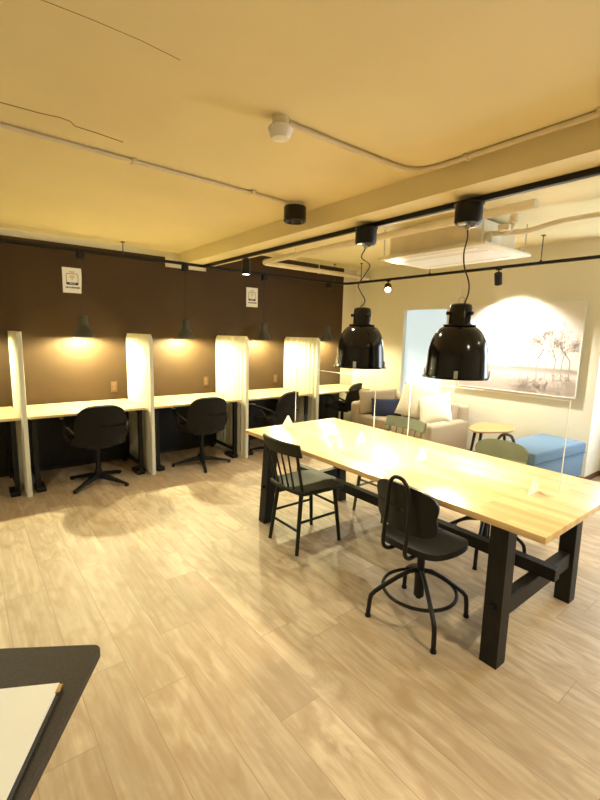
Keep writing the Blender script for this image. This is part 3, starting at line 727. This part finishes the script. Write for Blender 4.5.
# ------------------------------------------------------------------ desk chairs (local: faces +Y)
def desk_chair(label, loc, rz, base_rz):
    t = thing('desk_chair', label, 'chair', loc, rz, 'charcoal desk chairs at the wall desks')
    obj('column', MB().cyl((0, 0, .22), .024, .30, 16).cyl((0, 0, .10), .034, .07, 16), M['black'], t)
    for k in range(4):
        a = base_rz - rz + k * PI / 2; m_ = Matrix.Rotation(a, 4, 'Z')
        g = MB(); P = [(.0, .026, .105, .06), (.10, .024, .092, .05), (.30, .018, .038, .022), (.335, .016, .030, .004)]
        rings = []
        for (x, hw, zt, zb) in P: rings.append([g.bm.verts.new(c) for c in ((x, -hw, zb), (x, hw, zb), (x, hw * .7, zt), (x, -hw * .7, zt))])
        for A, B in zip(rings, rings[1:]):
            for j in range(4): g.bm.faces.new((A[j], A[(j + 1) % 4], B[(j + 1) % 4], B[j]))
        g.bm.faces.new(rings[0][::-1]); g.bm.faces.new(rings[-1])
        g.cyl((.318, 0, .006), .016, .012, 10); g._xf(g.bm.verts[:], m_)
        obj('base_leg', g, M['black'], t)
    def seat(u, v):
        a = v * 2 * PI
        q = (abs(math.cos(a)) ** 3 + abs(math.sin(a)) ** 3) ** (-1 / 3)
        x = .25 * q * u * math.cos(a); y = .235 * q * u * math.sin(a) + .01
        z = .445 + .014 * (x / .2) ** 2 - .02 * max(0, (y - .14) / .1) ** 2
        return (x, y, z)
    s = MB(); s.sheet(seat, 8, 48, .06); bmesh.ops.remove_doubles(s.bm, verts=s.bm.verts[:], dist=.0004)
    obj('seat', s, M['shell'], t)
    obj('under_plate', MB().box((0, 0, .395), (.22, .26, .035), bev=.01), M['black'], t)
    def back(u, v):
        a = v * 2 * PI
        q = (abs(math.cos(a)) ** 3.4 + abs(math.sin(a)) ** 3.4) ** (-1 / 3.4)
        x = .222 * q * u * math.cos(a); z = .20 * q * u * math.sin(a)
        x *= 1 - .05 * (z / .2)
        y = -.235 + 1.5 * x * x - .16 * z
        return (x, y, z + .622)
    s = MB(); s.sheet(back, 10, 48, .045); bmesh.ops.remove_doubles(s.bm, verts=s.bm.verts[:], dist=.0004)
    obj('backrest', s, M['shell'], t)
    for sg in (-1, 1):
        a = MB().tube(bez([(sg * .20, -.10, .45), (sg * .262, -.06, .485), (sg * .288, -.02, .55), (sg * .288, .05, .615), (sg * .28, .12, .642), (sg * .272, .185, .645)], 6), .014, 10)
        a.tube(bez([(sg * .225, -.185, .55), (sg * .27, -.10, .60), (sg * .284, .0, .625), (sg * .28, .12, .642)], 6), .013, 10)
        ar = obj('armrest', a, M['shell'], t)
        obj('arm_tip', MB().box((sg * .274, .165, .659), (.034, .08, .010), bev=.004), M['silver'], ar)
    return t
desk_chair('charcoal desk chair pulled up to the first full booth, seen from behind', (1.01, 4.50, 0), 0, math.radians(38))
desk_chair('charcoal desk chair in the second full booth, below the wall pendant', (2.13, 4.50, 0), math.radians(-4), math.radians(72))
desk_chair('charcoal desk chair showing just above the far left corner of the long table', (3.13, 4.45, 0), math.radians(22), math.radians(45))
desk_chair('grey green looking desk chair in the last booth beside the sofa', (4.61, 4.75, 0), math.radians(22), math.radians(45))

# ------------------------------------------------------------------ sofa corner
SX0, SX1, SY0, SY1 = 4.38, 5.24, 2.98, 4.36
t = thing('sofa', 'beige fabric sofa against the picture wall under the window', 'sofa', ((SX0 + SX1) / 2, (SY0 + SY1) / 2, 0))
sx, sy = SX1 - SX0, SY1 - SY0
obj('base', MB().box((0, 0, .19), (sx - .02, sy - .02, .20), bev=.02, seg=3), M['sofa'], t)
for q in (-1, 1):
    obj('seat_cushion', MB().box((-.06, q * (sy / 4 - .03) - .02, .355), (sx - .18, sy / 2 - .1, .15), bev=.04, seg=4), M['sofa'], t)
    obj('back_cushion', MB().box((sx / 2 - .22, q * (sy / 4 - .05) - .02, .55), (.17, sy / 2 - .1, .32), bev=.06, seg=4, mtx=Matrix.Rotation(.16, 4, 'Y')), M['sofa'], t)
obj('backrest', MB().box((sx / 2 - .075, 0, .36), (.14, sy - .02, .62), bev=.045, seg=4), M['sofa'], t)
obj('armrest', MB().box((0, sy / 2 - .075, .32), (sx, .15, .56), bev=.05, seg=4), M['sofa'], t)
obj('armrest', MB().box((0, -sy / 2 + .075, .265), (sx, .15, .43), bev=.045, seg=4), M['sofa'], t)
for a in (-1, 1):
    for b in (-1, 1): obj('leg', MB().cyl((a * (sx / 2 - .08), b * (sy / 2 - .08), .046), .022, .092, 12), M['blackwood'], t)
# side cushion leaning on the left arm
def place(loc, rx, ry, rz): return Matrix.Translation(loc) @ Matrix.Rotation(rz, 4, 'Z') @ Matrix.Rotation(ry, 4, 'Y') @ Matrix.Rotation(rx, 4, 'X')
o = obj('cushion', MB().puff(.66, .34, .17, Matrix.Identity(4), p=.28, pinch=.02), M['sofa'], loc=(4.74, 4.13, .598))
o.rotation_euler = (math.radians(78), 0, math.radians(-14)); tag(o, 'large beige cushion standing against the left arm of the sofa', 'cushion')
o = obj('throw_pillow', MB().puff(.42, .27, .13, Matrix.Identity(4)), M['navy'], loc=(4.66, 3.92, .54))
o.rotation_euler = (math.radians(66), 0, math.radians(-38)); tag(o, 'small navy pillow on the beige sofa', 'pillow')
o = obj('throw_pillow', MB().puff(.47, .47, .17, Matrix.Identity(4)), M['creamcloth'], loc=(4.90, 3.60, .645))
o.rotation_euler = (math.radians(64), math.radians(12), math.radians(-62)); tag(o, 'large cream pillow beside the navy pillow on the sofa', 'pillow')
o = obj('throw_pillow', MB().puff(.44, .44, .16, Matrix.Identity(4)), M['whitecloth'], loc=(4.86, 3.27, .60))
o.rotation_euler = (math.radians(58), math.radians(-18), math.radians(-72)); tag(o, 'white pillow slumped at the right end of the sofa', 'pillow')

# coffee table: rounded triangular oak top
ctr = [(4.52, 2.60), (4.97, 2.71), (5.19, 2.40), (4.80, 2.19), (4.40, 2.42)]
cxy = (sum(p[0] for p in ctr) / 5, sum(p[1] for p in ctr) / 5)
t = thing('coffee_table', 'low oak table with rounded top and dark splayed legs beside the sofa', 'table', (cxy[0], cxy[1], 0))
P = [Vector((x - cxy[0], y - cxy[1], 0)) for x, y in ctr]
loop = []
for i in range(5):
    a, b, c = P[i - 1], P[i], P[(i + 1) % 5]
    p0_, p2_ = b + (a - b) * .32, b + (c - b) * .32
    for k in range(7):
        u = k / 6; q = p0_ * (1 - u) ** 2 + b * 2 * u * (1 - u) + p2_ * u * u; loop.append((q.x, q.y))
obj('top', MB().prism(loop, .50, .52), M['oak'], t, bevel=.004)
for k in (0, 2, 4):
    a = P[k] * .62; b = P[k] * .86
    obj('leg', MB().tube([(b.x, b.y, 0), (a.x, a.y, .50)], .011, 10, r2=.018), M['blackwood'], t)

# blue bench
t = thing('ottoman', 'blue upholstered bench seat standing out from the picture wall', 'ottoman', (4.67, 1.87, 0), math.radians(-5))
L_, Wd = 1.02, .47
obj('base', MB().box((0, 0, .235), (L_ - .015, Wd - .015, .25), bev=.015, seg=3), M['blue'], t)
obj('lid', MB().box((0, 0, .42), (L_, Wd, .12), bev=.022, seg=4), M['blue'], t)
lid = t.children[-1]
pp = MB(); pp.tube([(x, y, .363) for x, y in rrect(L_ + .002, Wd + .002, .025)], .005, 6, closed=True); obj('piping', pp, M['blue'], lid)
for a in (-1, 1):
    for b in (-1, 1): obj('leg', MB().box((a * (L_ / 2 - .06), b * (Wd / 2 - .06), .055), (.05, .05, .11)), M['blackwood'], t, smooth=False)

# ------------------------------------------------------------------ picture
py0, py1, pz0, pz1 = 1.787, 3.19, .916, 1.945
t = thing('wall_picture', 'large framed print of bare trees by a misty lake', 'picture', (W - .02, py0, pz0))
pw, ph = py1 - py0, pz1 - pz0
obj('canvas', MB().box((-.004, pw / 2, ph / 2), (.022, pw, ph)), M['print'], t, smooth=False)
fr = MB(); ft = .007
fr.box((0, pw / 2, -ft / 2), (.04, pw + 2 * ft, ft)); fr.box((0, pw / 2, ph + ft / 2), (.04, pw + 2 * ft, ft)); fr.box((0, -ft / 2, ph / 2), (.04, ft, ph)); fr.box((0, pw + ft / 2, ph / 2), (.04, ft, ph))
obj('frame', fr, M['paper'], t, smooth=False)
tr = MB(); rf = MB(); R2 = random.Random(11)
hz = .285
def branch(mb, y, z, a, l, w, d, flip):
    if d == 0 or l < .010: return
    y2, z2 = y + math.sin(a) * l, z + math.cos(a) * l
    px_, pz_ = math.cos(a), -math.sin(a); w2 = max(.0007, w * .62)
    def T(yy, zz):
        if not flip: return (-.0158, yy, zz)
        return (-.0158, yy, max(.004, hz - .03 - (zz - hz) * .62))
    q = [T(y - px_ * w / 2, z - pz_ * w / 2), T(y + px_ * w / 2, z + pz_ * w / 2), T(y2 + px_ * w2 / 2, z2 + pz_ * w2 / 2), T(y2 - px_ * w2 / 2, z2 - pz_ * w2 / 2)]
    if 0.003 < y2 < pw - .003 and 0.003 < y < pw - .003:
        mb.bm.faces.new([mb.bm.verts.new(v) for v in q])
    nb = 2 if R2.random() < .8 else 3
    for k in range(nb):
        branch(mb, y2, z2, a + R2.uniform(-.75, .75), l * R2.uniform(.68, .90), w2, d - 1, flip)
    if d < 8 and R2.random() < .3:
        branch(mb, (y + y2) / 2, (z + z2) / 2, a + R2.choice((-1, 1)) * R2.uniform(.6, 1.1), l * .75, w2 * .7, d - 2, flip)
for (y, hgt, w_) in ((.09, .115, .014), (.17, .10, .011), (.245, .125, .014), (.33, .105, .012), (.43, .135, .018), (.52, .125, .016), (.60, .115, .013), (.69, .085, .010)):
    for fl, mb in ((False, tr), (True, rf)):
        if fl and hgt < .09: continue
        branch(mb, y, hz, R2.uniform(-.08, .08), hgt * .92, w_ * 1.1, 8 if not fl else 6, fl)
tr.bm.faces.new([tr.bm.verts.new((-.0156, y, z)) for y, z in [(.004, hz - .012)] + [(.004 + .75 * k / 20, hz + .022 * math.sin(PI * k / 20) ** .5 + R2.uniform(-.004, .004)) for k in range(21)] + [(.754, hz - .008)]])
obj('tree_print', tr, M['treeink'], t, smooth=False); obj('reflection_print', rf, M['treeink_pale'], t, smooth=False)

# ------------------------------------------------------------------ foreground desk with clipboard
ua = math.radians(147.2); va = math.radians(237.2)
cor = Vector((.231, 1.068)); u = Vector((math.cos(ua), math.sin(ua))); v = Vector((math.cos(va), math.sin(va)))
Lu, Lv = 1.2, .72; FZ = .74
ctr = cor + u * Lu / 2 + v * Lv / 2
t = thing('counter_table', 'dark laminate table corner in the near left foreground', 'table', (ctr.x, ctr.y, 0), ua + PI)
obj('tabletop', MB().prism(rrect(Lu, Lv, .022), FZ - .024, FZ), M['desktopdark'], t, bevel=.003)
for a in (-1, 1):
    for b in (-1, 1): obj('leg', MB().box((a * (Lu / 2 - .3), b * (Lv / 2 - .22), (FZ - .024) / 2), (.04, .04, FZ - .024)), M['black'], t, smooth=False)
# clipboard and papers: corner at pc
ua2 = math.radians(147.8); va2 = math.radians(241.6)
u2 = Vector((math.cos(ua2), math.sin(ua2))); v2 = Vector((math.cos(va2), math.sin(va2)))
pc = Vector((.123, .968)); pw_, pl_ = .230, .325
c = pc + u2 * pw_ / 2 + v2 * pl_ / 2
t = thing('clipboard', 'black clipboard with bronze corner on the dark foreground table', 'clipboard', (c.x, c.y, FZ), va2 + PI / 2)
# local: -Y along v2?  rotate so local +Y points opposite v2
obj('board', MB().prism(rrect(pw_, pl_, .006), .0005, .006), M['board'], t)
g = MB(); g.box((pw_ / 2 - .006, pl_ / 2 - .012, .0075), (.012, .024, .005)).box((pw_ / 2 - .0035, pl_ / 2 - .014, .0105), (.004, .02, .002)); obj('corner_clip', g, M['brass'], t, smooth=False)
sh = MB(); 
for k in range(4): sh.box((.000 - .0006 * k, .008 + .0008 * (k % 2), .0068 + .0012 * k), (pw_ - .014, pl_ - .012, .0011))
o = obj('paper_stack', sh, M['paper'], loc=(c.x, c.y, FZ), smooth=False); o.rotation_euler = (0, 0, va2 + PI / 2)
tag(o, 'blank white papers on the black clipboard in the foreground', 'paper')

# ------------------------------------------------------------------ lamps and daylight added beyond the frame to light the room
def added_lamp(x, y, e, label, spot_=150, ZL=ZL, col=(1, .88, .60)):  # extra drum lamp out of view, added to brighten the room
    t = thing('ceiling_downlight', label, 'lamp', (x, y, ZL))
    obj('base', MB().cyl((0, 0, -.012), .062, .024, 24), M['cream_pl'], t)
    obj('drum', MB().lathe([(0, -.024), (.080, -.024), (.083, -.03), (.083, -.125), (.076, -.13), (.066, -.124), (.045, -.075), (0, -.07)], n=36), M['enamel'], t)
    obj('lens', MB().lathe([(0, -.078), (.02, -.077), (.04, -.074)], n=20), M['spotglow'], t)
    light('downlight_light', 'SPOT', (x, y, ZL - .14), e, col, size=.05, spot=spot_, blend=.6, target=(x, y, 0))
added_lamp(-.35, 2.58, 46, 'added black drum downlight at the other end of the conduit, left of the view', col=(1, .97, .72))
added_lamp(1.75, -.55, 150, 'added black drum downlight on the ceiling behind the viewer to the right')
added_lamp(-1.4, .4, 22, 'added black drum downlight behind the viewer by the left wall')
added_lamp(3.7, -.5, 60, 'added black drum downlight on the higher ceiling behind the viewer', 150, ZR)
wl = bpy.data.lights.new('added_daylight', 'AREA'); wl.shape = 'RECTANGLE'; wl.size = 1.9; wl.size_y = 1.5; wl.energy = 90; wl.color = (.72, .86, 1)
wo = bpy.data.objects.new('added_daylight', wl); COL.objects.link(wo); wo.location = (WR + .05, .42, 1.32); wo.rotation_euler = (0, math.radians(90), 0)  # area light added at the recess window, standing in for daylight

world = bpy.data.worlds.new('room_air'); sc.world = world; world.use_nodes = True
world.node_tree.nodes['Background'].inputs[0].default_value = (1, .8, .55, 1); world.node_tree.nodes['Background'].inputs[1].default_value = 0.05

# ------------------------------------------------------------------ camera
Rw = ((0.78571348, 0.07285707, 0.61428509), (-0.61806656, 0.13332883, 0.77473683), (0.02545686, 0.98839024, -0.14978878))
cam = bpy.data.cameras.new('camera'); co = bpy.data.objects.new('camera', cam); COL.objects.link(co)
m = Matrix.Identity(4)
for i in range(3):
    m[i][0] = Rw[i][0]; m[i][1] = Rw[i][1]; m[i][2] = -Rw[i][2]
m[0][3], m[1][3], m[2][3] = 0, 0, H
co.matrix_world = m
cam.sensor_fit = 'HORIZONTAL'; cam.sensor_width = 36; cam.lens = 36 * 430 / 600; cam.clip_start = .05
sc.camera = co
vs = sc.view_settings; vs.view_transform = 'Standard'; vs.look = 'None'; vs.gamma = 1; vs.use_curve_mapping = False; vs.exposure = 0.2
